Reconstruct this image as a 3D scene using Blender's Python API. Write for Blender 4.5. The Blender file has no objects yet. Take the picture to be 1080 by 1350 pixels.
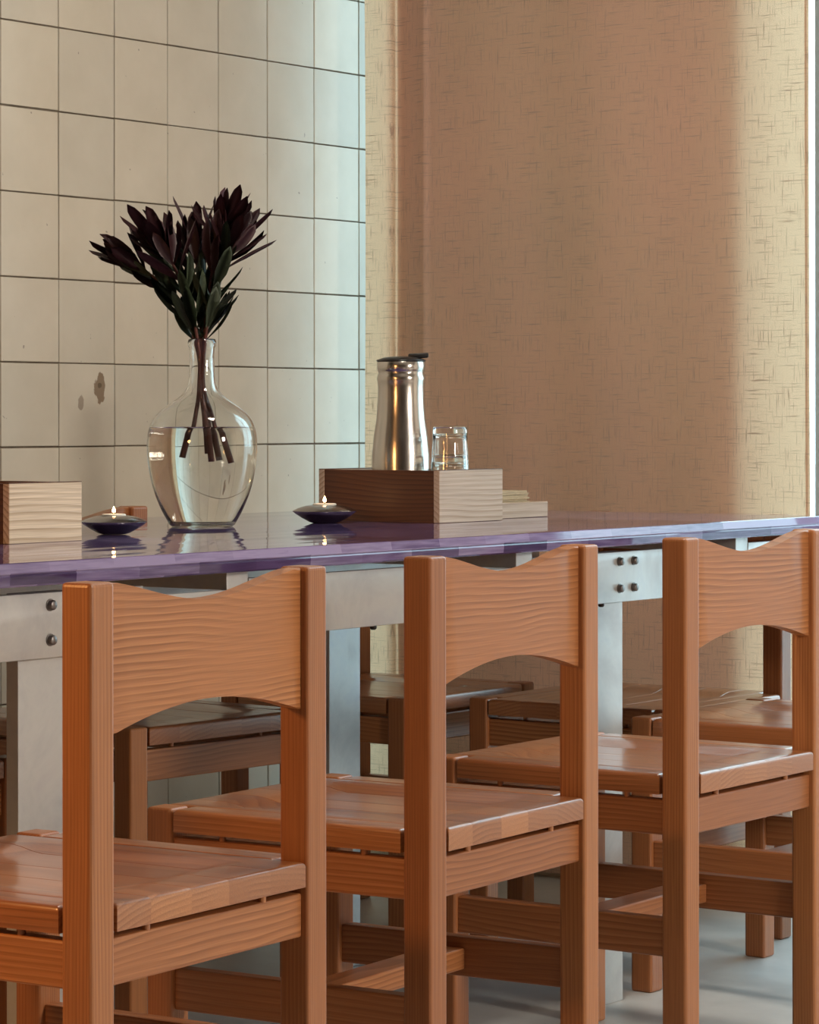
import bpy, bmesh, math, random
from mathutils import Vector, Matrix

random.seed(7)
S = bpy.context.scene
COL = S.collection
PI = math.pi

# ------------------------------------------------------------------ camera
H = 0.934
TH = math.radians(35.633)
F_PX = 3875.9
cam_d = bpy.data.cameras.new('camera')
cam = bpy.data.objects.new('camera', cam_d)
COL.objects.link(cam)
cam_d.sensor_fit = 'VERTICAL'
cam_d.sensor_height = 36.0
cam_d.lens = F_PX / 1350.0 * 36.0
cam_d.shift_y = -(675.0 - 552.4) / 1350.0
cam_d.clip_start = 0.05
cam_d.clip_end = 200
cam.matrix_world = (Matrix.Translation((0, 0, H)) @ Matrix.Rotation(TH, 4, 'Z')
                    @ Matrix.Rotation(PI / 2, 4, 'X') @ Matrix.Rotation(-0.0011, 4, 'Z'))
S.camera = cam

# ------------------------------------------------------------------ view, world, daylight
S.view_settings.view_transform = 'Standard'
S.view_settings.look = 'None'
S.view_settings.gamma = 1.0
S.view_settings.use_curve_mapping = False
S.view_settings.exposure = 0.06
S.cycles.use_denoising = True
S.cycles.max_bounces = 14
S.cycles.transparent_max_bounces = 16
S.cycles.transmission_bounces = 12

SKY = 5.3
W = bpy.data.worlds.new('overcast_sky')
S.world = W
W.use_nodes = True
W.node_tree.nodes['Background'].inputs['Color'].default_value = (0.62, 0.88, 1.0, 1)
W.node_tree.nodes['Background'].inputs['Strength'].default_value = SKY


def area_light(name, loc, rot, sx, sy, power, color, portal=False):
    d = bpy.data.lights.new(name, 'AREA')
    d.shape = 'RECTANGLE'
    d.size = sx
    d.size_y = sy
    d.energy = power
    d.color = color
    o = bpy.data.objects.new(name, d)
    COL.objects.link(o)
    o.location = loc
    o.rotation_euler = rot
    if portal:
        d.cycles.is_portal = True
    return o


WIN_Y = 5.05          # room face of the window wall
WALL_X = -3.812       # tiled wall
PIER0, PIER1 = -3.60, -2.795
WIN2_X1 = -1.5
CEIL = 2.85
ROOM_X1, ROOM_Y0 = 2.6, -2.6
# portals guide sky light through the window openings (they emit nothing themselves)
area_light('portal', ((PIER1 + WIN2_X1) / 2, 5.33, 1.36), (-PI / 2, 0, 0), WIN2_X1 - PIER1, 2.6, 1, (1, 1, 1), True)
area_light('portal', ((WALL_X + PIER0) / 2, 5.33, 1.36), (-PI / 2, 0, 0), PIER0 - WALL_X, 2.6, 1, (1, 1, 1), True)

# ------------------------------------------------------------------ material helpers


class NT:
    def __init__(self, name):
        self.m = bpy.data.materials.new(name)
        self.m.use_nodes = True
        self.t = self.m.node_tree
        self.n = self.t.nodes
        self.bsdf = self.n['Principled BSDF']
        self.out = self.n['Material Output']

    def new(self, typ, **kw):
        x = self.n.new(typ)
        for k, v in kw.items():
            setattr(x, k, v)
        return x

    def link(self, a, b):
        self.t.links.new(a, b)

    def put(self, sock, v):
        if isinstance(v, bpy.types.NodeSocket):
            self.link(v, sock)
        else:
            sock.default_value = v

    def math(self, op, a, b=None, c=None, clamp=False):
        x = self.new('ShaderNodeMath', operation=op, use_clamp=clamp)
        self.put(x.inputs[0], a)
        if b is not None:
            self.put(x.inputs[1], b)
        if c is not None:
            self.put(x.inputs[2], c)
        return x.outputs[0]

    def vmath(self, op, a, b):
        x = self.new('ShaderNodeVectorMath', operation=op)
        self.put(x.inputs[0], a)
        self.put(x.inputs[1], b)
        return x.outputs[0]

    def noise(self, vec, scale=1.0, detail=2.0, rough=0.5, dist=0.0):
        x = self.new('ShaderNodeTexNoise')
        self.put(x.inputs['Vector'], vec)
        x.inputs['Scale'].default_value = scale
        x.inputs['Detail'].default_value = detail
        x.inputs['Roughness'].default_value = rough
        x.inputs['Distortion'].default_value = dist
        return x

    def ramp(self, fac, stops, interp='LINEAR'):
        x = self.new('ShaderNodeValToRGB')
        x.color_ramp.interpolation = interp
        e = x.color_ramp.elements
        while len(e) < len(stops):
            e.new(0.5)
        for el, (p, c) in zip(e, stops):
            el.position = p
            el.color = c if len(c) == 4 else (*c, 1)
        self.put(x.inputs[0], fac)
        return x.outputs[0]

    def mix(self, fac, a, b, blend='MIX'):
        x = self.new('ShaderNodeMix', data_type='RGBA', blend_type=blend)
        self.put(x.inputs[0], fac)
        for s, v in ((x.inputs[6], a), (x.inputs[7], b)):
            if isinstance(v, bpy.types.NodeSocket):
                self.link(v, s)
            else:
                s.default_value = v if len(v) == 4 else (*v, 1)
        return x.outputs[2]

    def objcoord(self):
        return self.new('ShaderNodeTexCoord').outputs['Object']

    def rand(self):
        return self.new('ShaderNodeObjectInfo').outputs['Random']

    def bump(self, height, strength=0.3, distance=0.01):
        b = self.new('ShaderNodeBump')
        b.inputs['Strength'].default_value = strength
        b.inputs['Distance'].default_value = distance
        self.put(b.inputs['Height'], height)
        self.link(b.outputs[0], self.bsdf.inputs['Normal'])

    def set(self, **kw):
        for k, v in kw.items():
            s = self.bsdf.inputs[k.replace('_', ' ')]
            if isinstance(v, tuple) and len(v) == 3 and s.type == 'RGBA':
                v = (*v, 1)
            self.put(s, v)
        return self


def plain(name, col, rough=0.5, metal=0.0, **kw):
    t = NT(name)
    t.set(Base_Color=col, Roughness=rough, Metallic=metal, **kw)
    return t.m


def wood(name, axis, light, mid, dark, freq=190, rough=0.42, coat=0.12, wob=0.05, ringmix=0.85, coat_rough=0.18):
    t = NT(name)
    co = t.objcoord()
    rnd = t.rand()
    comb = t.new('ShaderNodeCombineXYZ')
    for i, k in enumerate((3.71, 7.93, 5.17)):
        t.put(comb.inputs[i], t.math('MULTIPLY', rnd, k))
    # slow wander of the pith along the grain
    sc = [3.2, 3.2, 3.2]
    sc[axis] = 1.1
    v = t.vmath('ADD', t.vmath('MULTIPLY', co, tuple(sc)), comb.outputs[0])
    n1 = t.noise(v, 1.6, 2.5, 0.5)
    sep = t.new('ShaderNodeSeparateColor')
    t.link(n1.outputs['Color'], sep.inputs[0])
    xyz = t.new('ShaderNodeSeparateXYZ')
    t.link(co, xyz.inputs[0])
    b, c = [i for i in range(3) if i != axis]
    r1 = t.math('FRACT', t.math('MULTIPLY', rnd, 17.31))
    r2 = t.math('FRACT', t.math('MULTIPLY', rnd, 41.77))
    bb = t.math('ADD', t.math('ADD', xyz.outputs[b], t.math('MULTIPLY_ADD', sep.outputs[0], wob * 2, -wob)),
                t.math('MULTIPLY_ADD', r1, 0.12, -0.06))
    cc = t.math('ADD', t.math('ADD', xyz.outputs[c], t.math('MULTIPLY_ADD', sep.outputs[1], wob * 2, -wob)),
                t.math('MULTIPLY_ADD', r2, 0.10, 0.015))
    r = t.math('SQRT', t.math('ADD', t.math('MULTIPLY', bb, bb), t.math('MULTIPLY', cc, cc)))
    ring = t.math('FRACT', t.math('MULTIPLY', r, freq))
    rc = t.ramp(ring, [(0.0, light), (0.45, mid), (0.86, dark), (1.0, light)])
    n3 = t.noise(v, 3.0, 1.5, 0.5)
    amp = t.math('MULTIPLY', t.ramp(n3.outputs[0], [(0.36, (0.18,) * 3), (0.58, (1, 1, 1))]), ringmix)
    base = t.mix(amp, mid, rc)
    # fibres
    sf = [650, 650, 650]
    sf[axis] = 9
    n2 = t.noise(t.vmath('MULTIPLY', co, tuple(sf)), 1.0, 2.0, 0.6)
    f = t.ramp(n2.outputs[0], [(0.3, (0.80, 0.78, 0.76)), (0.65, (1.05, 1.05, 1.05))])
    base = t.mix(1.0, base, f, 'MULTIPLY')
    # each piece of timber a little lighter or darker
    tint = t.ramp(t.math('FRACT', t.math('MULTIPLY', rnd, 91.7)),
                  [(0.0, (0.84, 0.78, 0.72)), (0.5, (1, 1, 1)), (1.0, (1.24, 1.30, 1.22))])
    base = t.mix(1.0, base, tint, 'MULTIPLY')
    t.set(Base_Color=base, Roughness=rough)
    t.bsdf.inputs['Coat Weight'].default_value = coat
    t.bsdf.inputs['Coat Roughness'].default_value = coat_rough
    t.bump(n2.outputs[0], 0.10, 0.0005)
    return t.m


P_L, P_M, P_D = (0.45, 0.185, 0.072), (0.365, 0.134, 0.046), (0.22, 0.068, 0.019)
PINE = [wood('pine_x', 0, P_L, P_M, P_D, wob=.02, freq=150, ringmix=.6), wood('pine_y', 1, P_L, P_M, P_D, wob=.036, freq=135, ringmix=.9), wood('pine_z', 2, P_L, P_M, P_D, freq=300, wob=.005, ringmix=.5)]
PINE_SEAT = wood('pine_seat_board', 0, P_L, P_M, P_D, wob=.02, freq=150, ringmix=.6, rough=.34, coat=.75, coat_rough=.2)
OAK = wood('pale_oak', 0, (0.64, 0.51, 0.40), (0.58, 0.45, 0.345), (0.40, 0.27, 0.175), freq=150, rough=0.6, coat=0, wob=0.03)
OAK_END = wood('pale_oak_lengthwise', 1, (0.64, 0.51, 0.40), (0.58, 0.45, 0.345), (0.36, 0.24, 0.15), freq=150, rough=0.6, coat=0, wob=0.02)
WALNUT = wood('walnut_stained_wood', 0, (0.15, 0.058, 0.022), (0.12, 0.045, 0.017), (0.065, 0.022, 0.009), freq=170, rough=0.5, coat=0.05, wob=0.03)


def mat_aluminium():
    t = NT('worn_aluminium')
    co = t.objcoord()
    n = t.noise(co, 9, 5, 0.65, 0.4)
    n2 = t.noise(t.vmath('MULTIPLY', co, (40, 40, 700)), 1, 2)
    col = t.ramp(n.outputs[0], [(0.3, (0.46, 0.45, 0.45)), (0.55, (0.56, 0.55, 0.53)), (0.7, (0.49, 0.48, 0.49))])
    ro = t.ramp(n.outputs[0], [(0.35, (0.52,) * 3), (0.7, (0.38,) * 3)])
    t.set(Base_Color=col, Roughness=ro, Metallic=0.55)
    t.bump(n2.outputs[0], 0.06, 0.0005)
    return t.m


ALU = mat_aluminium()
BOLT = plain('dull_steel_bolt', (0.20, 0.18, 0.17), 0.4, 0.9)
BLACK = plain('black_plastic', (0.012, 0.011, 0.011), 0.35)


def mat_acrylic():
    t = NT('violet_acrylic')
    co = t.objcoord()
    xyz = t.new('ShaderNodeSeparateXYZ')
    t.link(co, xyz.inputs[0])
    band = t.math('FLOOR', t.math('MULTIPLY', xyz.outputs[2], 68.0))
    wn = t.new('ShaderNodeTexWhiteNoise', noise_dimensions='2D')
    cv = t.new('ShaderNodeCombineXYZ')
    t.put(cv.inputs[0], t.math('FLOOR', t.math('ADD', t.math('MULTIPLY', xyz.outputs[1], 8.5), t.math('MULTIPLY', band, .41))))
    t.put(cv.inputs[1], band)
    t.link(cv.outputs[0], wn.inputs['Vector'])
    n = t.noise(t.vmath('MULTIPLY', co, (40, 14, 200)), 1.0, 3.0)
    f = t.math('MULTIPLY_ADD', wn.outputs['Value'], 0.45, t.math('MULTIPLY', n.outputs[0], 0.55))
    # paler band round the upper edge, just under the top face
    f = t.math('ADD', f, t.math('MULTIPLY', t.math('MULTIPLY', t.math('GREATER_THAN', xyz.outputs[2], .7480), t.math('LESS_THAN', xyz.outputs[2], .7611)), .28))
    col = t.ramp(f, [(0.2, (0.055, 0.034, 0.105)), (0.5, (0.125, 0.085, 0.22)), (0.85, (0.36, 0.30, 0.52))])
    t.set(Base_Color=col, Roughness=0.04, IOR=1.49)
    t.bsdf.inputs['Transmission Weight'].default_value = 0.18
    return t.m


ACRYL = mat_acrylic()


def mat_steel():
    t = NT('brushed_steel')
    co = t.objcoord()
    n = t.noise(t.vmath('MULTIPLY', co, (12, 12, 900)), 1.0, 2.0)
    t.set(Base_Color=(0.60, 0.56, 0.52), Metallic=1.0, Roughness=0.2)
    t.bump(n.outputs[0], 0.08, 0.0004)
    return t.m


STEEL = mat_steel()
BOWLM = plain('burnished_metal', (0.34, 0.32, 0.32), 0.22, 1.0)


def mat_glass(name, col, ior, rough=0.0):
    t = NT(name)
    g = t.new('ShaderNodeBsdfGlass')
    g.inputs['Color'].default_value = (*col, 1)
    g.inputs['IOR'].default_value = ior
    g.inputs['Roughness'].default_value = rough
    t.link(g.outputs[0], t.out.inputs['Surface'])
    return t.m


GLASS = mat_glass('clear_glass', (0.985, 0.99, 0.985), 1.45)
WATER = mat_glass('water', (0.99, 0.99, 0.97), 1.33)


def mat_pane():
    t = NT('window_pane')
    fr = t.new('ShaderNodeFresnel')
    fr.inputs[0].default_value = 1.25
    tr = t.new('ShaderNodeBsdfTransparent')
    tr.inputs[0].default_value = (0.96, 0.98, 0.98, 1)
    gl = t.new('ShaderNodeBsdfGlossy')
    gl.inputs['Roughness'].default_value = 0.01
    mx = t.new('ShaderNodeMixShader')
    t.link(fr.outputs[0], mx.inputs[0])
    t.link(tr.outputs[0], mx.inputs[1])
    t.link(gl.outputs[0], mx.inputs[2])
    t.link(mx.outputs[0], t.out.inputs['Surface'])
    return t.m


PANE = mat_pane()


def mat_tile(name, stains=()):
    t = NT(name)
    co = t.objcoord()
    rnd = t.rand()
    comb = t.new('ShaderNodeCombineXYZ')
    for i, k in enumerate((13.7, 27.9, 35.1)):
        t.put(comb.inputs[i], t.math('MULTIPLY', rnd, k))
    v = t.vmath('ADD', co, comb.outputs[0])
    n = t.noise(v, 7, 4, 0.55)
    col = t.ramp(n.outputs[0], [(0.3, (0.59, 0.555, 0.47)), (0.7, (0.66, 0.625, 0.54))])
    tint = t.ramp(rnd, [(0, (0.92, 0.92, 0.90)), (0.5, (1, 0.99, 0.97)), (1, (1.03, 1.01, 0.97))])
    col = t.mix(1.0, col, tint, 'MULTIPLY')
    sp = t.noise(v, 75, 1.5, 0.5)
    spots = t.ramp(sp.outputs[0], [(0.765, (0, 0, 0)), (0.80, (0.7, 0.7, 0.7))])
    col = t.mix(spots, col, (0.20, 0.17, 0.14))
    for (cy, cz, ry, rz, c) in stains:
        w = t.noise(co, 60, 3, 0.6)
        xyz = t.new('ShaderNodeSeparateXYZ')
        t.link(co, xyz.inputs[0])
        dy = t.math('DIVIDE', t.math('SUBTRACT', xyz.outputs[1], cy), ry)
        dz = t.math('DIVIDE', t.math('SUBTRACT', xyz.outputs[2], cz), rz)
        d = t.math('SQRT', t.math('ADD', t.math('MULTIPLY', dy, dy), t.math('MULTIPLY', dz, dz)))
        d = t.math('ADD', d, t.math('MULTIPLY_ADD', w.outputs[0], 1.3, -0.65))
        m = t.ramp(d, [(0.85, (1, 1, 1)), (0.97, (0, 0, 0))])
        col = t.mix(m, col, c)
    t.set(Base_Color=col, Roughness=0.34)
    b = t.noise(v, 14, 3, 0.5)
    t.bump(b.outputs[0], 0.18, 0.004)
    return t.m


TILE = mat_tile('cream_glazed_tile')
TILE_ST = mat_tile('stained_cream_tile', [(0.036, 0.032, 0.017, 0.030, (0.25, 0.19, 0.13)),
                                          (-0.018, 0.004, 0.009, 0.015, (0.36, 0.31, 0.25)),
                                          (0.036, 0.038, 0.006, 0.006, (0.13, 0.095, 0.06))])


def mat_noisy(name, c0, c1, scale, rough, bump=0.1, stretch=(1, 1, 1), dist=0.002):
    t = NT(name)
    co = t.vmath('MULTIPLY', t.objcoord(), stretch)
    n = t.noise(co, scale, 5, 0.6, 0.3)
    t.set(Base_Color=t.ramp(n.outputs[0], [(0.3, c0), (0.7, c1)]), Roughness=rough)
    t.bump(n.outputs[0], bump, dist)
    return t.m


GROUT = mat_noisy('dark_grout', (0.14, 0.115, 0.085), (0.26, 0.22, 0.17), 30, 0.9)
CONC = mat_noisy('polished_concrete', (0.42, 0.43, 0.42), (0.60, 0.61, 0.60), 3.2, 0.42, 0.12, (1, 1, 1), 0.003)
PAINT = mat_noisy('white_wall_paint', (0.66, 0.62, 0.55), (0.72, 0.68, 0.61), 4, 0.8, 0.05)
CEILM = mat_noisy('ceiling_paint', (0.42, 0.38, 0.33), (0.46, 0.42, 0.37), 2, 0.9, 0.03)
ROOMP = mat_noisy('dark_interior_paint', (0.17, 0.13, 0.10), (0.20, 0.155, 0.12), 4, 0.8, 0.05)
FRAME = plain('grey_window_frame', (0.42, 0.46, 0.48), 0.45)
PAVE = mat_noisy('pavement_outside', (0.40, 0.41, 0.41), (0.5, 0.5, 0.5), 1.5, 0.9)


def mat_linen():
    t = NT('slubbed_linen')
    co = t.objcoord()
    wv = t.noise(t.vmath('MULTIPLY', co, (330, 1, 17)), 1, 2, 0.6)      # upright threads
    wh = t.noise(t.vmath('MULTIPLY', co, (15, 1, 310)), 1, 2, 0.6)      # cross threads
    fine = t.noise(t.vmath('MULTIPLY', co, (900, 1, 900)), 1, 1, 0.5)
    big = t.noise(t.vmath('MULTIPLY', co, (3.5, 1, 1.2)), 1, 2, 0.5)
    sv = t.ramp(wv.outputs[0], [(0.57, (0, 0, 0)), (0.72, (1, 1, 1))])
    sh = t.ramp(wh.outputs[0], [(0.57, (0, 0, 0)), (0.72, (1, 1, 1))])
    sl = t.math('MAXIMUM', sv, sh)
    warm = t.ramp(big.outputs[0], [(0.35, (0.82, 0.64, 0.50)), (0.65, (0.90, 0.635, 0.51))])
    fmod = t.ramp(fine.outputs[0], [(0.3, (0.72, 0.72, 0.72)), (0.7, (1.15, 1.15, 1.15))])
    front = t.mix(1.0, warm, fmod, 'MULTIPLY')
    front = t.mix(t.math('MULTIPLY', sl, 0.02), front, (0.34, 0.21, 0.12))
    back = t.mix(t.math('MULTIPLY', sl, 0.95), (0.78, 0.56, 0.35), (0.06, 0.03, 0.01))
    back = t.mix(1.0, back, fmod, 'MULTIPLY')
    d = t.new('ShaderNodeBsdfDiffuse')
    t.link(front, d.inputs['Color'])
    tr = t.new('ShaderNodeBsdfTranslucent')
    t.link(back, tr.inputs['Color'])
    mx = t.new('ShaderNodeMixShader')
    mx.inputs[0].default_value = 0.5
    t.link(d.outputs[0], mx.inputs[1])
    t.link(tr.outputs[0], mx.inputs[2])
    t.link(mx.outputs[0], t.out.inputs['Surface'])
    return t.m


LINEN = mat_linen()


def mat_leaf(name, c0, c1):
    t = NT(name)
    co = t.objcoord()
    n = t.noise(t.vmath('MULTIPLY', co, (60, 60, 25)), 1, 2)
    r = t.rand()
    col = t.mix(t.math('MULTIPLY_ADD', r, 0.6, t.math('MULTIPLY', n.outputs[0], 0.4), clamp=True), c0, c1)
    t.set(Base_Color=col, Roughness=0.5)
    return t.m


LEAF_RED = mat_leaf('dark_red_leaf', (0.030, 0.007, 0.010), (0.060, 0.016, 0.020))
LEAF_GRN = mat_leaf('dull_green_leaf', (0.022, 0.034, 0.014), (0.060, 0.080, 0.040))
STEMM = plain('reddish_stem', (0.10, 0.028, 0.020), 0.5)
WAX = plain('white_wax', (0.8, 0.76, 0.68), 0.5)
WICK = plain('charred_wick', (0.02, 0.015, 0.01), 0.9)


def mat_emit(name, col, s):
    t = NT(name)
    t.set(Base_Color=(0, 0, 0), Emission_Color=col)
    t.bsdf.inputs['Emission Strength'].default_value = s
    return t.m


FLAME = mat_emit('candle_flame', (1.0, 0.50, 0.18), 60)
BULB = mat_emit('warm_bulb', (1.0, 0.55, 0.22), 30)
NAPKIN = mat_noisy('brown_paper', (0.40, 0.30, 0.18), (0.50, 0.39, 0.25), 60, 0.9, 0.2)
WHITE = plain('white_card', (0.8, 0.76, 0.72), 0.7)
SHADE = plain('dark_lamp_shade', (0.05, 0.045, 0.04), 0.6)

# ------------------------------------------------------------------ mesh helpers


def link(name, me, mat=None, parent=None):
    o = bpy.data.objects.new(name, me)
    COL.objects.link(o)
    if mat is not None and len(me.materials) == 0:
        me.materials.append(mat)
    if parent is not None:
        o.parent = parent
    return o


def finish(bm, name, smooth=None):
    bmesh.ops.recalc_face_normals(bm, faces=bm.faces)
    me = bpy.data.meshes.new(name)
    bm.to_mesh(me)
    bm.free()
    if smooth is not None:
        me.polygons.foreach_set('use_smooth', [True] * len(me.polygons))
        if smooth < 179:
            me.set_sharp_from_angle(angle=math.radians(smooth))
    return me


def box_bm(lo, hi, bev=0.0, seg=2, bm=None):
    bm2 = bmesh.new()
    bmesh.ops.create_cube(bm2, size=1)
    c = [(a + b) / 2 for a, b in zip(lo, hi)]
    s = [b - a for a, b in zip(lo, hi)]
    for v in bm2.verts:
        v.co = Vector((c[0] + v.co.x * s[0], c[1] + v.co.y * s[1], c[2] + v.co.z * s[2]))
    if bev > 0:
        bmesh.ops.bevel(bm2, geom=list(bm2.edges), offset=bev, segments=seg, affect='EDGES', profile=0.5)
    return bm2


def box_me(name, lo, hi, bev=0.0, seg=2):
    return finish(box_bm(lo, hi, bev, seg), name, None)


def box(name, lo, hi, mat, parent=None, bev=0.0, seg=2):
    return link(name, box_me(name, lo, hi, bev, seg), mat, parent)


def lathe_me(name, prof, n=48, close=False, mod=None, smooth=50):
    """prof: list of (r,z); close joins last to first. mod(r,z,a)->r for flutes."""
    bm = bmesh.new()
    rings = []
    for (r, z) in prof:
        if r < 1e-6:
            rings.append([bm.verts.new((0, 0, z))])
        else:
            ring = []
            for i in range(n):
                a = 2 * PI * i / n
                rr = mod(r, z, a) if mod else r
                ring.append(bm.verts.new((rr * math.cos(a), rr * math.sin(a), z)))
            rings.append(ring)
    pairs = list(zip(rings, rings[1:]))
    if close:
        pairs.append((rings[-1], rings[0]))
    for A, B in pairs:
        for i in range(n):
            j = (i + 1) % n
            if len(A) == 1 and len(B) == 1:
                break
            if len(A) == 1:
                bm.faces.new((A[0], B[i], B[j]))
            elif len(B) == 1:
                bm.faces.new((A[i], A[j], B[0]))
            else:
                bm.faces.new((A[i], A[j], B[j], B[i]))
    return finish(bm, name, smooth)


def tube_me(name, pts, rads, n=8):
    bm = bmesh.new()
    rings = []
    up = Vector((0.3, 0.9, 0.1)).normalized()
    for i, p in enumerate(pts):
        a = pts[max(0, i - 1)]
        b = pts[min(len(pts) - 1, i + 1)]
        t = (b - a).normalized()
        x = t.cross(up).normalized()
        y = t.cross(x).normalized()
        rings.append([bm.verts.new(p + rads[i] * (math.cos(2 * PI * k / n) * x + math.sin(2 * PI * k / n) * y)) for k in range(n)])
    for A, B in zip(rings, rings[1:]):
        for i in range(n):
            j = (i + 1) % n
            bm.faces.new((A[i], A[j], B[j], B[i]))
    bm.faces.new(rings[0][::-1])
    bm.faces.new(rings[-1])
    return finish(bm, name, 60)


def extrude_me(name, poly, axis, a0, a1, bev=0.0, smooth=40):
    """poly of 2D points in the plane of the two other axes, extruded along axis."""
    bm = bmesh.new()
    o = [i for i in range(3) if i != axis]

    def mk(p, a):
        v = [0, 0, 0]
        v[o[0]], v[o[1]], v[axis] = p[0], p[1], a
        return bm.verts.new(v)
    A = [mk(p, a0) for p in poly]
    B = [mk(p, a1) for p in poly]
    fa = bm.faces.new(A)
    fb = bm.faces.new(B[::-1])
    n = len(poly)
    for i in range(n):
        j = (i + 1) % n
        bm.faces.new((A[j], A[i], B[i], B[j]))
    if bev:
        eds = list(set(fa.edges) | set(fb.edges))
        bmesh.ops.bevel(bm, geom=eds, offset=bev, segments=2, affect='EDGES', profile=0.5)
    return finish(bm, name, smooth)


def empty(name, loc=(0, 0, 0), rz=0.0, label=None, cat=None, group=None, kind=None):
    o = bpy.data.objects.new(name, None)
    COL.objects.link(o)
    o.empty_display_size = 0.05
    o.location = loc
    o.rotation_euler = (0, 0, rz)
    return tag(o, label, cat, group, kind)


def tag(o, label=None, cat=None, group=None, kind=None):
    for k, v in (('label', label), ('category', cat), ('group', group), ('kind', kind)):
        if v:
            o[k] = v
    return o


def struct(o, label, cat='wall'):
    return tag(o, label, cat, None, 'structure')


# ------------------------------------------------------------------ the room
fl = struct(box('floor', (WALL_X - .1, ROOM_Y0, -0.1), (ROOM_X1, 5.35, 0.0), CONC), 'grey polished concrete floor under the chairs', 'floor')
struct(box('ceiling', (WALL_X - .1, ROOM_Y0, CEIL), (ROOM_X1, 5.35, CEIL + .1), CEILM), 'pale plain ceiling above the room', 'ceiling')
wl = struct(box('wall_left', (WALL_X - .15, ROOM_Y0, 0), (WALL_X - .004, 5.35, CEIL), GROUT), 'wall of cream square tiles with dark grout', 'wall')
struct(box('wall_back', (WALL_X - .15, ROOM_Y0 - .12, 0), (ROOM_X1 + .25, ROOM_Y0, CEIL), ROOMP), 'plain painted wall behind the camera', 'wall')
struct(box('wall_right', (ROOM_X1, ROOM_Y0, 0), (ROOM_X1 + .25, 5.35, CEIL), ROOMP), 'plain painted wall right of the picture', 'wall')
# window wall: pier, piece right of the big window, lintel, low kerb
wf = struct(empty('wall_front', (0, 0, 0)), 'window wall with a pier behind the linen curtain', 'wall')
box('lintel', (PIER0, 5.232, 2.68), (PIER0 + .07, 5.35, CEIL), PAINT, wf)
box('pier', (PIER0, WIN_Y, 0), (PIER1, 5.232, CEIL), PAINT, wf)
box('wall_panel', (WIN2_X1, WIN_Y, 0), (ROOM_X1 + .25, 5.35, CEIL), PAINT, wf)
box('lintel', (WALL_X, WIN_Y, 2.68), (PIER0, 5.35, CEIL), PAINT, wf)
box('lintel', (PIER1 - .07, 5.232, 2.68), (PIER1, 5.35, CEIL), PAINT, wf)
box('lintel', (PIER1, WIN_Y, 2.68), (WIN2_X1, 5.35, CEIL), PAINT, wf)
box('sill', (WALL_X, WIN_Y, 0), (PIER0, 5.35, 0.06), PAINT, wf)
box('sill', (PIER1, WIN_Y, 0), (WIN2_X1, 5.35, 0.06), PAINT, wf)


def window(name, x0, x1, z0, z1, mulls, label):
    w = struct(empty(name, (x0, 5.245, z0)), label, 'window')
    L, Hh = x1 - x0, z1 - z0
    for a, b, c, d in ((0, .035 if mulls else .012, 0, Hh), (L - .035, L, 0, Hh), (.035, L - .035, 0, .04), (.035, L - .035, Hh - .04, Hh)):
        box('window_frame', (a, 0, c), (b, .05, d), FRAME, w, .003, 1)
    for m in mulls:
        box('mullion', (m - x0 - .02, 0, .04), (m - x0 + .02, .05, Hh - .04), FRAME, w, .003, 1)
    ed = [0.035] + [m - x0 for m in mulls] + [L - .035]
    for a, b in zip(ed, ed[1:]):
        box('pane', (a + .002, .022, .03), (b - .002, .028, Hh - .03), PANE, w)
    return w


window('window_1', WALL_X - .003, PIER0 + .06, 0.06, 2.68, [], 'narrow bright window between the tiled wall and curtain')
window('window_2', PIER1 - .07, WIN2_X1, 0.06, 2.68, [-2.744, -2.1], 'tall bright window at the right of the curtain')
struct(box('ground_outside', (-30, 5.35, -0.3), (30, 60, -0.05), PAVE), 'grey paved ground outside the windows', 'ground')

# tiles on the left wall, one object each
TS = 0.16
TY0, TZ0 = 4.1703, 1.6815
tile_me = []
for k in range(3):
    g = 0.0012 + 0.0003 * k
    me = box_me('tile', (-.004, -TS / 2 + g, -TS / 2 + g), (.0, TS / 2 - g, TS / 2 - g), 0.0011, 2)
    me.materials.append(TILE)
    tile_me.append(me)
st_me = tile_me[0].copy()
st_me.materials.clear()
st_me.materials.append(TILE_ST)
rnd = random.Random(3)
col_lo = -9
for ci in range(col_lo, 8):
    y0 = TY0 + ci * TS
    for ri in range(-7, 11):
        zt = TZ0 - ri * TS
        if zt - TS < -0.08 or zt > CEIL + .02 or y0 + TS > 5.34:
            continue
        stained = (ci == 0 and ri == 4)
        o = link('tile', st_me if stained else rnd.choice(tile_me), None, wl)
        o.location = (WALL_X, y0 + TS / 2 + rnd.uniform(-.0004, .0004), zt - TS / 2 + rnd.uniform(-.0004, .0004))
        o.rotation_euler = (rnd.uniform(-.002, .002), rnd.uniform(-.003, .003), rnd.uniform(-.003, .003))

# ------------------------------------------------------------------ curtain


def cloth_me(name, x0, x1, z0, z1, yfun, nx, nz, xf=None):
    bm = bmesh.new()
    g = []
    for i in range(nx + 1):
        u = i / nx
        rowv = []
        for j in range(nz + 1):
            z = z0 + (z1 - z0) * j / nz
            x = x0 + (x1 - x0) * u
            if xf:
                x = xf(x, u, z)
            rowv.append(bm.verts.new((x, yfun(x, z), z)))
        g.append(rowv)
    for i in range(nx):
        for j in range(nz):
            bm.faces.new((g[i][j], g[i + 1][j], g[i + 1][j + 1], g[i][j + 1]))
    return finish(bm, name, 180)


CUR_Y = 5.018


def cy(x, z):
    s = min(1, max(0, (1.2 - z) / 1.2))
    return (0.004 * math.sin(x * 9.0 + 0.6) + 0.003 * math.sin(x * 23 + z * .8)
            + 0.004 * s * math.sin(x * 31 + 1.5) + 0.006 * s * math.sin(x * 14))


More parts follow.
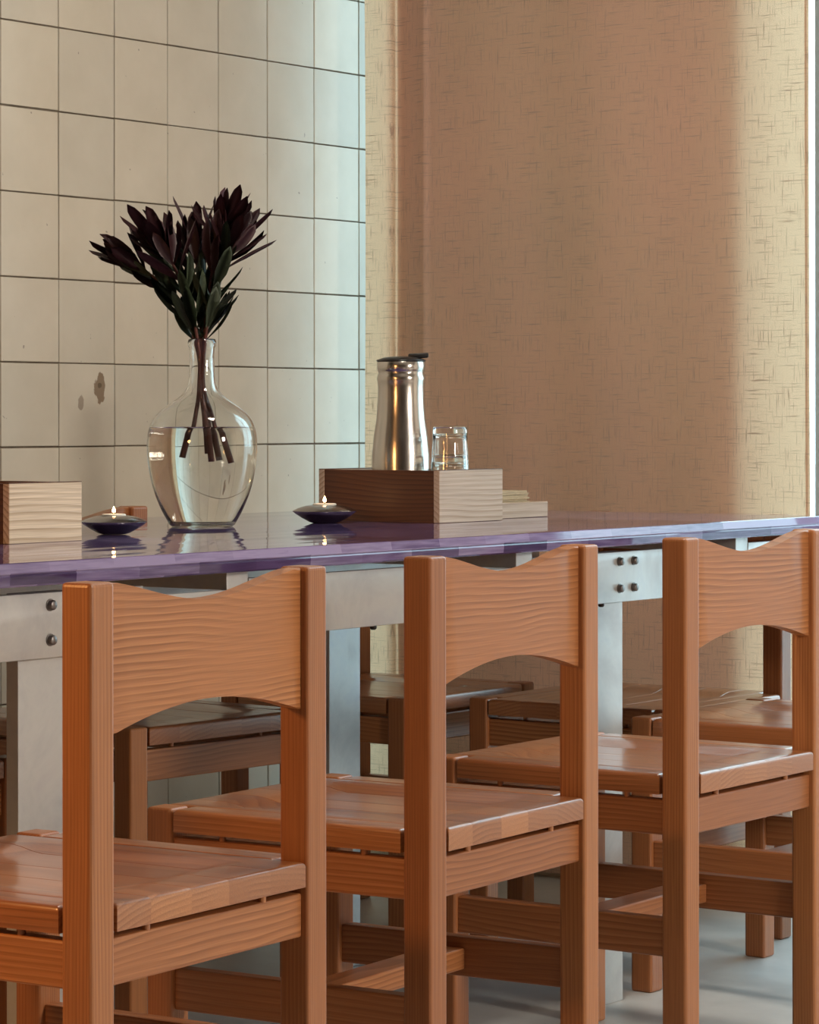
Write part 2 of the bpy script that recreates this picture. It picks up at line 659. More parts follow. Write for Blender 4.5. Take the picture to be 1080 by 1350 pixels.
cur = empty('curtain', (0, CUR_Y, 0), 0, 'brown linen curtain with glowing edges hanging beside the tiled wall', 'curtain')
XL = lambda z: -3.705 - 0.006 * math.sin(z * 2.3 + .5) - 0.010 * (z - 0.9)


# the cloth in plan: a front strip, folded back under, then the broad flat panel
PATH = [(-3.705, 0), (-3.690, -.001), (-3.670, -.002), (-3.650, -.004), (-3.641, -.003), (-3.639, .004), (-3.641, .014), (-3.645, .024),
        (-3.642, .028), (-3.625, .023), (-3.605, .0165), (-3.585, .010), (-3.568, .002), (-3.561, -.003), (-3.557, -.004), (-3.553, -.001),
        (-3.545, .0015)]
PATH += [(-3.545 + (3.545 - 2.660) * q / 110, 0.0) for q in range(1, 111)]


def cloth_path():
    bm = bmesh.new()
    nz_ = 110
    g = []
    for (x, y) in PATH:
        col_ = []
        for j in range(nz_ + 1):
            z = .012 + 2.648 * j / nz_
            f = max(0.0, min(1.0, (-3.55 - x) / .14))
            xx = x + f * (XL(z) + 3.705)
            col_.append(bm.verts.new((xx, y + cy(x, z), z)))
        g.append(col_)
    for A, B in zip(g, g[1:]):
        for j in range(nz_):
            bm.faces.new((A[j], B[j], B[j + 1], A[j + 1]))
    return finish(bm, 'cloth', 180)


link('cloth', cloth_path(), LINEN, cur)
for dy_ in (.031, .034, .037):
    link('folded_hem', cloth_me('folded_hem', -3.643, -3.556, 0.012, 2.66, lambda x, z: cy(x, z) + dy_ - max(0, (x + 3.60)) * .25, 8, 60,
                                lambda x, u, z: x + max(0.0, min(1.0, (-3.55 - x) / .14)) * (XL(z) + 3.705)), LINEN, cur)
link('edge_hem', cloth_me('edge_hem', -2.666, -2.659, 0.012, 2.66, lambda x, z: cy(x, z) - .0025, 2, 60), LINEN, cur)
link('edge_hem', cloth_me('edge_hem', -2.666, -2.659, 0.012, 2.66, lambda x, z: cy(x, z) + .0025, 2, 60), LINEN, cur)
rod = tube_me('curtain_rod', [Vector((-3.78, 0, 2.668)), Vector((-3.2, 0, 2.668)), Vector((-2.5, 0, 2.668))], [.008] * 3, 10)
link('curtain_rod', rod, BOLT, cur)

# ------------------------------------------------------------------ chairs
p, wI, hC, sT, sB = 0.0388, 0.3403, 0.771, 0.4466, 0.4186
WC = wI + 2 * p
D = 0.420
CX, CY_ = -D / 2, WC / 2      # centre of the footprint in the corner-based frame


def shift(me):
    me.transform(Matrix.Translation((-CX, -CY_, 0)))
    return me


def leg_me(x0, y0, h):
    return shift(box_me('leg', (x0, y0, 0.0), (x0 + p, y0 + p, h), 0.0045, 3))


def arc(pa, pb, sag, n=18, power=2.0):
    out = []
    for i in range(n + 1):
        u = i / n
        s = (math.sin(PI * u)) ** power if power != 1 else math.sin(PI * u)
        out.append((pa[0] + (pb[0] - pa[0]) * u, pa[1] + (pb[1] - pa[1]) * u + sag * s))
    return out


def backrest_me():
    y0, y1 = p - .001, p + wI + .001
    bot = arc((y0, .613), (y1, .613), 0.0, 1)
    bot = [(y0 + (y1 - y0) * i / 24, .613 + .027 * math.sin(PI * i / 24) ** 0.9) for i in range(25)]
    top = [(y1 - (y1 - y0) * i / 24, hC - .001 - .025 * math.sin(PI * i / 24) ** 1.5) for i in range(25)]
    return shift(extrude_me('backrest', bot + top, 0, -.0088 - .021, -.0088, 0.0028))


GAP = .0035
SB0, SB1 = p + GAP, p + wI - GAP


def dish(x, y):
    """seat hollow, depth below the rim"""
    u = (x + D / 2) / (D / 2 - .052)
    v = (y - WC / 2) / (WC / 2 - .062)
    m = max(abs(u), abs(v))
    if m >= 1:
        return 0.0
    e = min((1 - abs(u)) * (D / 2 - .052), (1 - abs(v)) * (WC / 2 - .062))
    t = min(1, e / .05)
    return 0.008 * (t * t * (3 - 2 * t))


def stave_me(x0, x1, y0, y1, free):
    """free: (x0,x1,y0,y1) flags for rounded outer edges"""
    R = .006

    def lines(a, b, fa, fb, n):
        L = [a]
        L += [a + R * k for k in ((.12, .35, .65, 1.0) if fa else (.12,))]
        R2 = [b - R * k for k in ((1.0, .65, .35, .12) if fb else (.12,))]
        lo, hi = L[-1], R2[0]
        L += [lo + (hi - lo) * k / n for k in range(1, n)]
        return L + R2 + [b]
    xs = lines(x0, x1, free[0], free[1], max(2, int((x1 - x0) / .016)))
    ys = lines(y0, y1, free[2], free[3], max(2, int((y1 - y0) / .016)))

    def rd(d, f):
        r = R if f else .0007
        if d >= r:
            return 0
        return r - math.sqrt(max(0, r * r - (r - d) ** 2))
    bm = bmesh.new()
    top, bots = [], []
    for x in xs:
        row = []
        for y in ys:
            z = sT - dish(x, y) - max(rd(x - x0, free[0]), rd(x1 - x, free[1]), rd(y - y0, free[2]), rd(y1 - y, free[3]))
            row.append(bm.verts.new((x, y, z)))
        top.append(row)
    nx, ny = len(xs), len(ys)
    for i in range(nx - 1):
        for j in range(ny - 1):
            bm.faces.new((top[i][j], top[i + 1][j], top[i + 1][j + 1], top[i][j + 1]))
    loop = [top[i][0] for i in range(nx)] + [top[nx - 1][j] for j in range(1, ny)] + \
           [top[i][ny - 1] for i in range(nx - 2, -1, -1)] + [top[0][j] for j in range(ny - 2, 0, -1)]
    low = [bm.verts.new((v.co.x, v.co.y, sB)) for v in loop]
    n = len(loop)
    for i in range(n):
        j = (i + 1) % n
        bm.faces.new((loop[j], loop[i], low[i], low[j]))
    bm.faces.new(low[::-1])
    return shift(finish(bm, 'stave', 35))


CH_PARTS = []     # (name, mesh, material, [sub-parts])
CH_PARTS.append(('back_leg', leg_me(-p, 0, hC), PINE[2], []))
CH_PARTS.append(('back_leg', leg_me(-p, p + wI, hC), PINE[2], []))
CH_PARTS.append(('front_leg', leg_me(-D, 0, sT + .001), PINE[2], []))
CH_PARTS.append(('front_leg', leg_me(-D, p + wI, sT + .001), PINE[2], []))
CH_PARTS.append(('backrest', backrest_me(), PINE[1], []))
# seat: glued staves running front to back, notched round the legs
seat_core = shift(box_me('seat', (-D + p + .01, .012, sB + .004), (-p - .01, WC - .012, sB + .012)))
staves = []
cuts = [SB0, .098, .167, .233, .309, SB1]
for a, b in zip(cuts, cuts[1:]):
    staves.append(('stave', stave_me(-D + .001, -.0005, a, b, (1, 1, a == SB0, b == SB1)), PINE_SEAT))
staves.append(('stave', stave_me(-D + p + GAP, -p - GAP, 0.0005, SB0 , (1, 1, 1, 0)), PINE_SEAT))
staves.append(('stave', stave_me(-D + p + GAP, -p - GAP, SB1, WC - .0005, (1, 1, 0, 1)), PINE_SEAT))
CH_PARTS.append(('seat', seat_core, PINE_SEAT, staves))
RZ0, RZ1 = .3624, .4110
ri = .0087
CH_PARTS.append(('back_rail', shift(box_me('back_rail', (-ri - .022, p - .001, RZ0), (-ri, p + wI + .001, RZ1), .0025)), PINE[1], []))
CH_PARTS.append(('front_rail', shift(box_me('front_rail', (-D + ri, p - .001, RZ0), (-D + ri + .022, p + wI + .001, RZ1), .0025)), PINE[1], []))
CH_PARTS.append(('side_rail', shift(box_me('side_rail', (-D + p - .001, .006, RZ0), (-p + .001, .028, RZ1), .0025)), PINE[0], []))
CH_PARTS.append(('side_rail', shift(box_me('side_rail', (-D + p - .001, WC - .028, RZ0), (-p + .001, WC - .006, RZ1), .0025)), PINE[0], []))
CH_PARTS.append(('side_stretcher', shift(box_me('side_stretcher', (-D + p - .001, .008, .195), (-p + .001, .031, .2473), .0025)), PINE[0], []))
CH_PARTS.append(('side_stretcher', shift(box_me('side_stretcher', (-D + p - .001, WC - .031, .195), (-p + .001, WC - .008, .2473), .0025)), PINE[0], []))
CH_PARTS.append(('cross_stretcher', shift(box_me('cross_stretcher', (-D / 2 - .024, .030, .205), (-D / 2 + .024, WC - .030, .233), .0025)), PINE[1], []))


def spacer(x, y):
    me = lathe_me('spacer', [(0, RZ1 - .001), (.0045, RZ1 - .001), (.0045, sB + .001), (0, sB + .001)], 10)
    me.transform(Matrix.Translation((x - CX, y - CY_, 0)))
    return me


for (x, y) in ((-.013, .105), (-.013, .31), (-D + .02, .105), (-D + .02, .31), (-.10, .012), (-.31, .012), (-.10, WC - .012), (-.31, WC - .012)):
    CH_PARTS.append(('spacer', spacer(x, y), PINE[2], []))


def chair(corner, deg, label, group, centre=None, zs=1.0):
    """corner: world x,y of the back-left outer corner in the chair's own frame"""
    a = math.radians(deg)
    if centre is None:
        cx = corner[0] + math.cos(a) * CX - math.sin(a) * CY_
        cyy = corner[1] + math.sin(a) * CX + math.cos(a) * CY_
    else:
        cx, cyy = centre
    r = empty('dining_chair', (cx, cyy, 0), a, label, 'chair', group)
    for nm, me, mt, subs in CH_PARTS:
        o = link(nm, me, mt, r)
        o.scale.z = zs
        for n2, m2, t2 in subs:
            link(n2, m2, t2, o)
    return r


NEAR = 'pine chairs along the near side of the table'
FAR = 'pine chairs along the far side of the table'
chair((-1.959, 2.189), 3.0, 'pine chair nearest the camera, at the lower left', NEAR)
chair((-2.001, 2.833), 3.5, 'middle pine chair of the three with full backs in front of the table', NEAR)
chair((-2.028, 3.475), 0.5, 'third pine chair from the left, its back at the right edge', NEAR)
chair((-2.083, 4.110), 0.0, 'pine chair tucked in beyond the third, its back out of frame', NEAR)
chair(None, 180, 'pine chair across the table at the far left, mostly hidden by the metal leg', FAR, (-2.97 - D / 2, 2.755 + WC / 2), .985)
chair(None, 175.5, 'pine chair across the table seen through the nearest chair back', FAR, (-2.985 - D / 2, 3.462 + WC / 2), 1.016)
chair(None, 180, 'pine chair across the table behind the middle metal leg', FAR, (-3.025 - D / 2, 4.205 + WC / 2), .985)
chair(None, 90, 'pine chair at the table head with a yellow sunlit seat', None, (-2.735, 4.285 + D / 2), 0.987)

# ------------------------------------------------------------------ table
TT = 0.762
TB = 0.733
TX0, TX1 = -3.385, -2.430
TYa, TYb = 2.03, 4.645
tb = empty('dining_table', ((TX0 + TX1) / 2, (TYa + TYb) / 2, 0), 0, 'long table with a glossy violet acrylic top on aluminium legs', 'table')
TO = Vector(((TX0 + TX1) / 2, (TYa + TYb) / 2, 0))


def tbox(name, lo, hi, mat, bev=0.0, par=None):
    me = box_me(name, [a - b for a, b in zip(lo, TO)], [a - b for a, b in zip(hi, TO)], bev)
    return link(name, me, mat, par or tb)


# slab with a chamfered upper edge and a faintly rippled polished surface
def slab():
    from mathutils import noise as mn
    bm = bmesh.new()
    ch = .0045
    NX, NY = 90, 150
    xa, xb, ya, yb = TX0 + ch, TX1 - ch, TYa + ch, TYb - ch

    def rip(x, y):
        e = min(1, max(0, min(x - xa, xb - x, y - ya, yb - y) / .02))
        return e * (0.0006 * mn.noise(Vector((x * 13, y * 2.2, 3.1))) + .00022 * mn.noise(Vector((x * 34, y * 6, 8.7))))
    g = [[bm.verts.new((xa + (xb - xa) * i / NX - TO.x, ya + (yb - ya) * j / NY - TO.y,
                        TT + rip(xa + (xb - xa) * i / NX, ya + (yb - ya) * j / NY))) for j in range(NY + 1)] for i in range(NX + 1)]
    for i in range(NX):
        for j in range(NY):
            bm.faces.new((g[i][j], g[i + 1][j], g[i + 1][j + 1], g[i][j + 1]))
    loop = [g[i][0] for i in range(NX + 1)] + [g[NX][j] for j in range(1, NY + 1)] + \
           [g[i][NY] for i in range(NX - 1, -1, -1)] + [g[0][j] for j in range(NY - 1, 0, -1)]
    prev = loop
    for (ins, z) in ((.0026, TT - .0010), (.0, TT - .0125), (.0016, TT - .0145), (.0004, TT - .0165), (.0014, TB + .002), (.003, TB)):
        cur_ = []
        for v in loop:
            x, y = v.co.x + TO.x, v.co.y + TO.y
            fx = (x - xa) / (xb - xa)
            fy = (y - ya) / (yb - ya)
            cur_.append(bm.verts.new((TX0 + ins + fx * (TX1 - TX0 - 2 * ins) - TO.x, TYa + ins + fy * (TYb - TYa - 2 * ins) - TO.y, z)))
        n = len(loop)
        for i in range(n):
            k2 = (i + 1) % n
            bm.faces.new((prev[k2], prev[i], cur_[i], cur_[k2]))
        prev = cur_
    bm.faces.new(prev[::-1])
    return finish(bm, 'tabletop', 20)


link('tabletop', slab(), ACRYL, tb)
AZ0, AZ1, AN = .641, .7215, .707
beams = [(2.333, 2.378), (3.023, 3.068), (3.716, 3.760), (4.392, 4.434)]


def apron_me(x0, x1):
    poly = [(TYa + .06, AZ0), (TYb - .06, AZ0), (TYb - .06, AZ1)]
    for a, b in reversed(beams):
        poly += [(b, AZ1), (b, AN), (a - .17, AN), (a - .17, AZ1)]
    poly += [(TYa + .06, AZ1)]
    me = extrude_me('apron', [(y - TO.y, z) for y, z in poly], 0, x0 - TO.x, x1 - TO.x, .0008, 30)
    return me


LX, LXF = -2.4745, -3.0
link('apron', apron_me(LX - .001, LX + .0105), ALU, tb)
link('apron', apron_me(LXF - .001, LXF + .0105), ALU, tb)
for a, b in beams:
    tbox('cross_beam', (LXF - .20, a, AN + .0004), (LX + .0095, b, TB), ALU, .001)
for (y0, y1) in ((2.634, 2.722), (3.953, 4.041)):
    for x in (LX, LXF):
        tbox('leg', (x - .021, y0, 0), (x - .001, y1, AZ1), ALU, .0012)


def bolt_me():
    me = lathe_me('bolt', [(0, .0), (.0078, .0), (.0078, .0012), (.0062, .0014), (.0062, .0062), (.0050, .0074), (0, .0074)], 14)
    me.transform(Matrix.Rotation(PI / 2, 4, 'Y'))
    return me


bm_ = bolt_me()
for y in (2.679, 2.720, 4.013, 4.056):
    for z in (.706, .663):
        o = link('bolt', bm_, BOLT, tb)
        o.location = Vector((LX + .0102, y, z)) - TO
scr = lathe_me('screw', [(0, .0), (.005, .0), (.005, -.004), (.003, -.006), (0, -.006)], 10)
for y in (3.355, 3.965):
    o = link('screw', scr, BLACK, tb)
    o.location = Vector((LX + .006, y, AZ0 + .0005)) - TO

# ------------------------------------------------------------------ crates, tray and napkins
TTZ = TT + .0003


def crate(loc, lx, ly, hh, label, slot=False):
    """corner loc = +x,-y foot; pale end boards face +x / -x, dark boards face -y / +y"""
    c = empty('wooden_crate', (loc[0] - lx / 2, loc[1] + ly / 2, TTZ), 0, label, 'crate', 'wooden crates on the table')
    t = .012
    X, Y = lx / 2, ly / 2
    for s in (1, -1):
        a, b = sorted((s * X, s * (X - t)))
        box('end_board', (a, -Y, 0), (b, Y, hh), OAK_END, c, .0008, 1)
    for s in (1, -1):
        a, b = sorted((s * Y, s * (Y - t)))
        if slot and s == -1:
            x0, x1 = X - t - .15, X - t - .012
            box('side_board', (-X + t, a + .0006, 0), (x0, b, hh), WALNUT, c)
            box('side_board', (x0, a + .0006, .036), (x1, b, hh), WALNUT, c)
            box('side_board', (x0, a + .0006, 0), (x1, b, .008), WALNUT, c)
            box('side_board', (x1, a + .0006, 0), (X - t, b, hh), WALNUT, c)
        else:
            box('side_board', (-X + t, a + (.0006 if s == -1 else 0), 0), (X - t, b - (.0006 if s == 1 else 0), hh), WALNUT, c)
    box('base_board', (-X + t, -Y + t, 0.0005), (X - t, Y - t, .006), WALNUT, c)
    for s in (1, -1):                     # thin dark cap on the rim
        a, b = sorted((s * X, s * (X - t)))
        box('rim_cap', (a + .0003, -Y + .0003, hh), (b - .0003, Y - .0003, hh + .0012), WALNUT, c)
    return c


crate((-2.776, 3.957), .250, .187, .0865, 'wooden crate holding the steel pitcher and glasses')
crate((-2.804, 2.966), .250, .149, .083, 'wooden crate at the left end by the nearer candle', True)
o = tag(box('folded_card', (-.05, -.004, 0), (.05, .004, .030), WHITE, None, .001), 'white folded card inside the left crate, seen through its slot', 'card')
o.location = (-2.885, 3.0, TTZ + .0068)
tr = empty('napkin_tray', (-2.817 - .10, 4.262, TTZ), 0, 'low pale wooden tray behind the big crate, holding napkins', 'tray')
box('end_board', (.088, -.086, 0), (.10, .086, .0265), OAK_END, tr, .0008, 1)
box('end_board', (-.10, -.086, 0), (-.088, .086, .0265), OAK_END, tr, .0008, 1)
box('side_board', (-.088, -.086, 0), (.088, -.075, .0265), OAK, tr, .0008, 1)
box('side_board', (-.088, .075, 0), (.088, .086, .0265), OAK, tr, .0008, 1)
box('base_board', (-.088, -.075, .0005), (.088, .075, .005), OAK, tr)
for i in range(11):
    bm = bmesh.new()
    r2 = random.Random(20 + i)
    nx = 16
    ph = r2.uniform(0, 6)
    th = .0033

    def nz(x, y, top):
        return (th if top else 0) * (1 - .25 * math.sin(60 * y + ph)) + (.0006 * math.sin(70 * y + ph) if top else 0)
    T = [[bm.verts.new((-.07 + .14 * a / 4, -.066 + .132 * b / nx, nz(0, -.066 + .132 * b / nx, True))) for b in range(nx + 1)] for a in range(5)]
    B = [[bm.verts.new((-.07 + .14 * a / 4, -.066 + .132 * b / nx, 0.0)) for b in range(nx + 1)] for a in range(5)]
    for a in range(4):
        for b in range(nx):
            bm.faces.new((T[a][b], T[a + 1][b], T[a + 1][b + 1], T[a][b + 1]))
            bm.faces.new((B[a][b + 1], B[a + 1][b + 1], B[a + 1][b], B[a][b]))
    for a in range(4):
        bm.faces.new((T[a + 1][0], T[a][0], B[a][0], B[a + 1][0]))
        bm.faces.new((T[a][nx], T[a + 1][nx], B[a + 1][nx], B[a][nx]))
    for b in range(nx):
        bm.faces.new((T[0][b], T[0][b + 1], B[0][b + 1], B[0][b]))
        bm.faces.new((T[4][b + 1], T[4][b], B[4][b], B[4][b + 1]))
    o = tag(link('paper_napkin', finish(bm, 'paper_napkin', 60), NAPKIN), 'folded brown paper napkin in the stack on the low tray', 'napkin', 'stacked brown napkins')
    o.location = (-2.906 + r2.uniform(-.002, .002), 4.248 + r2.uniform(-.003, .003), TTZ + .0055 + i * .00375)

# ------------------------------------------------------------------ pitcher and glasses
RV = Vector((math.cos(TH), math.sin(TH), 0))
DV = Vector((-math.sin(TH), math.cos(TH), 0))
CB = TTZ + .0066


def at(px, depth):
    r = (px - 540) / F_PX * depth
    return RV * r + DV * depth


pc = at(529, 5.02)
pit = empty('steel_pitcher', (pc.x, pc.y, CB), TH, 'brushed steel pitcher with a black lid standing in the crate', 'pitcher')
k = .00129
prof = [(0, 0), (.046, 0), (.0502, .003), (.0508, .05), (.0500, .105), (.0470, .135), (.0425, .165), (.0402, .195), (.0398, .220),
        (.0405, .229), (.0415, .234), (.0405, .240), (.0388, .2435), (.0400, .247), (.0412, .251), (.0412, .262), (.0400, .2635), (.0, .2635)]
link('body', lathe_me('body', prof, 64, smooth=60), STEEL, pit)
lid = lathe_me('lid', [(0, .2634), (.0415, .2634), (.0425, .2645), (.0418, .266), (.030, .270), (.012, .272), (0, .272)], 48)
lo = link('lid', lid, BLACK, pit)
bm = box_bm((.012, -.012, .268), (.047, .012, .2765), .0025)
for v in bm.verts:
    if v.co.x > .035:
        v.co.z += .0015
link('spout', finish(bm, 'spout', 40), BLACK, lo)

gc = at(593.5, 4.965)


def tumbler_me():
    h, r0, r1, t = .105, .0285, .0348, .0021
    # inverted: closed base on top, open rim at the bottom
    def ro(z):
        return r0 + (r1 - r0) * (1 - z / h)
    out = [(ro(h - h * i / 14), h - h * i / 14) for i in range(15)]
    out = [(0, h - .0012), (ro(h) - .006, h - .0012), (ro(h) - .003, h), (ro(h), h - .002)] + out[1:]
    inn = [(ro(z) - t, z) for z in (0.0, .015, .03, .045, .06, .075, .088)] + [(ro(.093) - t - .004, .0925), (0, .0925)]

    def flute(r, z, a):
        if .02 < z < .088:
            return r - .00035 * (1 + math.cos(a * 20))
        return r
    return lathe_me('tumbler', out + inn, 80, mod=flute, smooth=60)


tm = tumbler_me()
for i, lb in enumerate(('lower upturned glass tumbler beside the pitcher, under another', 'upper clear glass tumbler upside down on another beside the pitcher')):
    o = tag(link('glass_tumbler', tm, GLASS), lb, 'glass', 'tumblers in the crate')
    o.location = (gc.x, gc.y, CB + i * .0478)

# ------------------------------------------------------------------ candles
bowl_prof = [(0, 0), (.018, 0), (.024, .0015), (.036, .008), (.046, .0145), (.0505, .0182), (.0508, .0190), (.050, .0196),
             (.042, .0235), (.030, .0272), (.0215, .0285), (.0205, .0280), (.0205, .0180), (0, .0180)]
bowl = lathe_me('bowl', bowl_prof, 56, smooth=40)
wax = lathe_me('candle', [(0, .0182), (.0185, .0182), (.0185, .0300), (.017, .0308), (0, .0300)], 28)
wick = lathe_me('wick', [(0, .0295), (.0008, .0295), (.0007, .036), (0, .036)], 8)
flame = lathe_me('flame', [(0, .0325), (.0020, .0335), (.0027, .0355), (.0021, .0380), (.0010, .0405), (0, .0425)], 14, smooth=180)


def candle(loc, sc, label):
    c = empty('candle_bowl', (loc[0], loc[1], TTZ), 0, label, 'candle', 'candle bowls on the table')
    for nm, me, mt in (('bowl', bowl, BOWLM), ('candle', wax, WAX), ('wick', wick, WICK), ('flame', flame, FLAME)):
        o = link(nm, me, mt, c)
        o.scale = (sc,) * 3
    return c


c1 = at(150, 4.40)
candle((c1.x, c1.y), .98, 'lit metal candle bowl between the left crate and the vase')
c2 = at(428, 4.86)
candle((c2.x, c2.y), 1.05, 'lit metal candle bowl in front of the pitcher crate')

# ------------------------------------------------------------------ vase, water, bouquet
KV = .001217
vc = at(266.5, 4.72)
pp = [(0, 699), (40, 699), (43, 697), (50, 685), (56, 673), (65, 650), (70.5, 625), (73, 600), (72.5, 578), (67, 560), (57, 548), (45, 539),
      (33, 531), (24, 523), (18.5, 513), (17, 500), (16.2, 480), (16.5, 464), (18.3, 461), (19, 457), (18.3, 453), (16.8, 452)]
outer = [(r * KV, (699 - y) * KV) for r, y in pp]


def smooth_prof(pr, it=2):
    for _ in range(it):
        q = [pr[0]]
        for a, b in zip(pr, pr[1:]):
            q += [(a[0] * .75 + b[0] * .25, a[1] * .75 + b[1] * .25), (a[0] * .25 + b[0] * .75, a[1] * .25 + b[1] * .75)]
        q.append(pr[-1])
        pr = q
    return pr


body = smooth_prof(outer[2:-5], 2)
GT = .0026
inner = [(max(.001, r - GT), z) for r, z in body]
inner = [(r, max(z, .009)) for r, z in inner]
vprof = outer[:2] + body + outer[-5:] + [(outer[-1][0] - .001, outer[-1][1] - .002)] + inner[::-1] + [(0.0, .0085)]
vase = tag(link('glass_vase', lathe_me('glass_vase', vprof, 72, smooth=50), GLASS), 'round clear glass bottle vase holding the dark bouquet', 'vase')
vase.location = (vc.x, vc.y, TTZ)
WLZ = (699 - 568) * KV
wp = [(r + .0006, z) for r, z in inner if z < WLZ]
rw = wp[-1][0]
wprof = [(0, .0082)] + wp + [(rw + .0004, WLZ), (rw - .003, WLZ - .0008), (0, WLZ - .0008)]
wat = tag(link('vase_water', lathe_me('vase_water', wprof, 72, smooth=50), WATER), 'clear water filling the lower half of the glass vase', 'water')
wat.location = (vc.x, vc.y, TTZ)


def leaf_me(L, Wd, fold, curl, seed):
    r3 = random.Random(seed)
    bm = bmesh.new()
    n = 9
    rows = []
    for i in range(n + 1):
        u = i / n
        wd = Wd * min(1, .16 + 1.9 * u) * (max(0.0, 1 - max(0, (u - .5) / .5) ** 2.6)) ** .5
        wd = max(wd, 0.0012)
        yb = curl * L * (u * u)
        z = L * u
        rows.append([bm.verts.new((-wd / 2, yb - fold * wd, z)), bm.verts.new((0, yb, z)), bm.verts.new((wd / 2, yb - fold * wd, z))])
    for A, B in zip(rows, rows[1:]):
        for j in range(2):
            bm.faces.new((A[j], A[j + 1], B[j + 1], B[j]))
    bmesh.ops.solidify(bm, geom=list(bm.faces), thickness=.0007)
    return finish(bm, 'leaf', 180)


LR = [leaf_me(.080, .021, .28, -.10, 1), leaf_me(.090, .019, .22, -.16, 2), leaf_me(.072, .018, .30, .06, 3)]
LG = [leaf_me(.072, .0165, .20, .10, 4), leaf_me(.080, .015, .15, -.10, 5), leaf_me(.064, .015, .25, .16, 6)]
for m in LR:
    m.materials.append(LEAF_RED)
for m in LG:
    m.materials.append(LEAF_GRN)


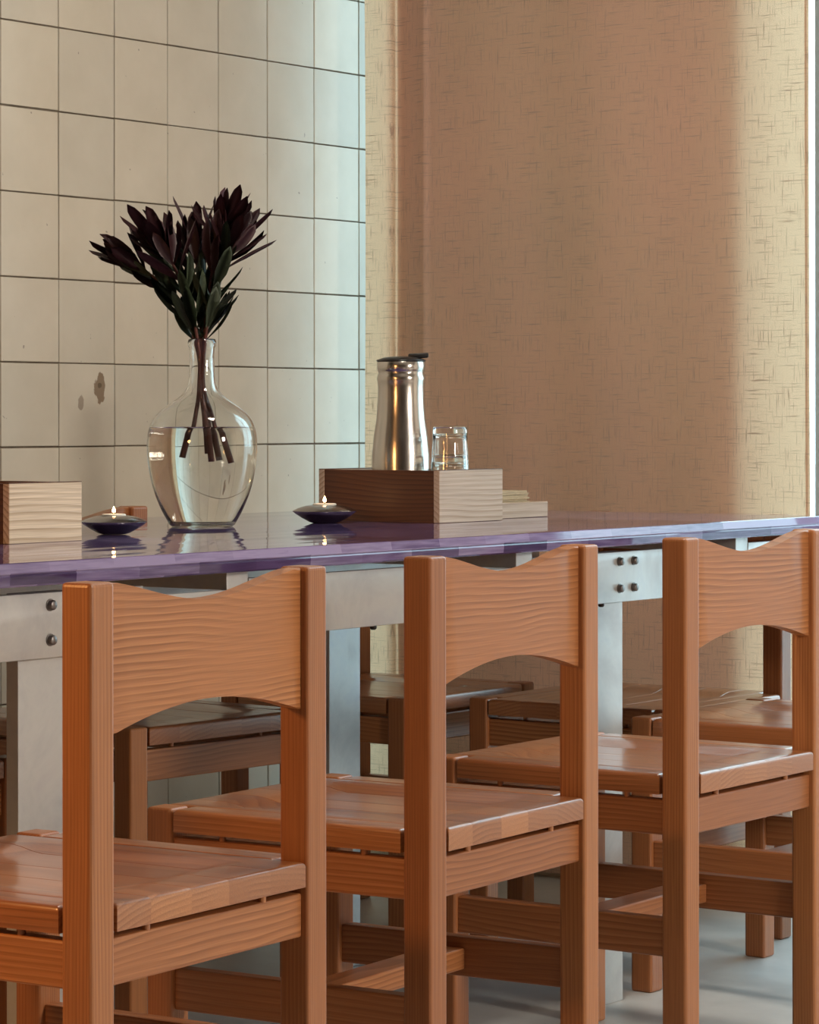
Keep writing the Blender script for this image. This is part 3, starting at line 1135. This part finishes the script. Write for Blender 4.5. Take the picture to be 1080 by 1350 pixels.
def stem(tipx, tipd, tipz, botx, botd, botz, seed, nlow, label, headn=10, spread=1.0):
    """camera-independent local frame: x across, y deep, z up; origin at the vase axis"""
    r4 = random.Random(seed)
    root = empty('flower_stem', (vc.x, vc.y, TTZ), TH, label, 'flower', 'leafy stems in the vase')
    neck = Vector((max(-.008, min(.008, tipx * .08)), max(-.007, min(.007, tipd * .1)), .285))
    A, Bp = Vector((botx, botd, botz)), Vector((tipx, tipd, tipz))
    pts = []
    mid = Vector((neck.x * .6, neck.y * .6, .225))
    ctrl = [A, Vector((botx * .45, botd * .5, .175)), mid, neck, neck.lerp(Bp, .5) + Vector((-tipx * .16, 0, .012)), Bp]
    for s in range(len(ctrl) - 1):
        p0 = ctrl[max(0, s - 1)]
        p1, p2 = ctrl[s], ctrl[s + 1]
        p3 = ctrl[min(len(ctrl) - 1, s + 2)]
        for i in range(6):
            u = i / 6
            pts.append(0.5 * ((2 * p1) + (-p0 + p2) * u + (2 * p0 - 5 * p1 + 4 * p2 - p3) * u * u + (-p0 + 3 * p1 - 3 * p2 + p3) * u ** 3))
    pts.append(Bp)
    n = len(pts)
    link('stem', tube_me('stem', pts, [.0042 - .0022 * i / n for i in range(n)], 8), STEMM, root)

    def put(me, pos, direction, roll):
        o = link('leaf', me, None, root)
        z = direction.normalized()
        side = Vector((math.cos(roll), math.sin(roll), 0))
        y = (side - z * side.dot(z))
        if y.length < .05:
            y = Vector((0, 1, 0)) - z * z.y
        y.normalize()
        x = y.cross(z)
        m = Matrix((x, y, z)).transposed().to_4x4()
        m.translation = pos
        o.matrix_local = m
        return o
    i0 = 18                       # index of the neck point
    for q in range(nlow):
        u = (q + .3) / nlow
        idx = i0 + 1 + int(u * (n - i0 - 3))
        pos = pts[idx]
        t = (pts[min(n - 1, idx + 1)] - pts[idx - 1]).normalized()
        a = q * 2.4 + r4.uniform(-.4, .4)
        lat = Vector((math.cos(a), math.sin(a) * .8, 0))
        ang = r4.uniform(.42, .80) * (1.0 - .1 * u) * spread
        dirn = t + lat * math.tan(ang)
        me = r4.choice(LG if u < .62 else (LR if r4.random() < .7 else LG))
        o = put(me, pos, dirn, a + PI)
        s = r4.uniform(.9, 1.2)
        o.scale = (s, s, s)
    tdir = (pts[-1] - pts[-4]).normalized()
    for q in range(headn):
        a = q * 2.4 + seed
        ring = q / headn
        ang = (.10 + .50 * ring) * spread
        dirn = tdir + Vector((math.cos(a), math.sin(a) * .8, 0)) * math.tan(ang)
        o = put(r4.choice(LR), pts[-1] - tdir * (.004 + .028 * ring), dirn, a + PI)
        s = r4.uniform(.85, 1.10)
        o.scale = (s, s, s)


stem(-.112, .010, .425, -.024, .000, .112, 1, 19, 'leftmost dark red leafy stem leaning out of the vase', 13)
stem(-.062, -.025, .445, .006, .012, .118, 2, 19, 'dark red leafy stem left of the bouquet centre', 13)
stem(-.014, .030, .450, .012, -.006, .106, 3, 19, 'upright leafy stem at the bouquet centre, green in front', 11)
stem(.034, .000, .470, .020, .008, .108, 4, 19, 'tall dark red leafy stem right of the bouquet centre', 13)
stem(.052, -.018, .450, .036, .000, .104, 5, 19, 'rightmost leafy stem with purplish red tips', 12)

# ------------------------------------------------------------------ lamps out of the picture; two are added as fill


def pendant(loc, power, color, label, r=.16):
    L = empty('unseen_lamp', loc, 0, label, 'lamp', 'pendant lamps over the room')
    link('shade', lathe_me('shade', [(.02, .16), (.03, .158), (r, .0), (r - .004, .0), (.024, .152), (.02, .152)], 40, close=True), SHADE, L)
    link('bulb', lathe_me('bulb', [(0, .03), (.02, .035), (.032, .06), (.028, .085), (.014, .11), (.012, .14), (0, .14)], 20), BULB, L)
    link('cable', tube_me('cable', [Vector((0, 0, .15)), Vector((0, 0, .5)), Vector((0, 0, CEIL - loc[2]))], [.004] * 3, 8), BLACK, L)
    d = bpy.data.lights.new('bulb_light', 'POINT')
    d.energy = power
    d.color = color
    d.shadow_soft_size = r * .75
    o = bpy.data.objects.new('bulb_light', d)
    COL.objects.link(o)
    o.parent = L
    o.location = (0, 0, -.01)
    return L


pendant((-2.5, 1.35, 1.15), 31, (1.0, 0.47, 0.15), 'warm orange pendant lamp left of the picture, low beside the table end')
pendant((0.6, 3.3, 1.42), 190, (1.0, 0.90, 0.78), 'added fill lamp, unseen, hanging low to the right of the chairs', .26)  # added to brighten the chair backs and reach under the table
pendant((-2.25, 3.4, 2.35), 62, (1.0, 0.90, 0.78), 'added fill lamp, unseen, high over the near row of chairs', .2)  # added to lift the seat tops, tiles and curtain
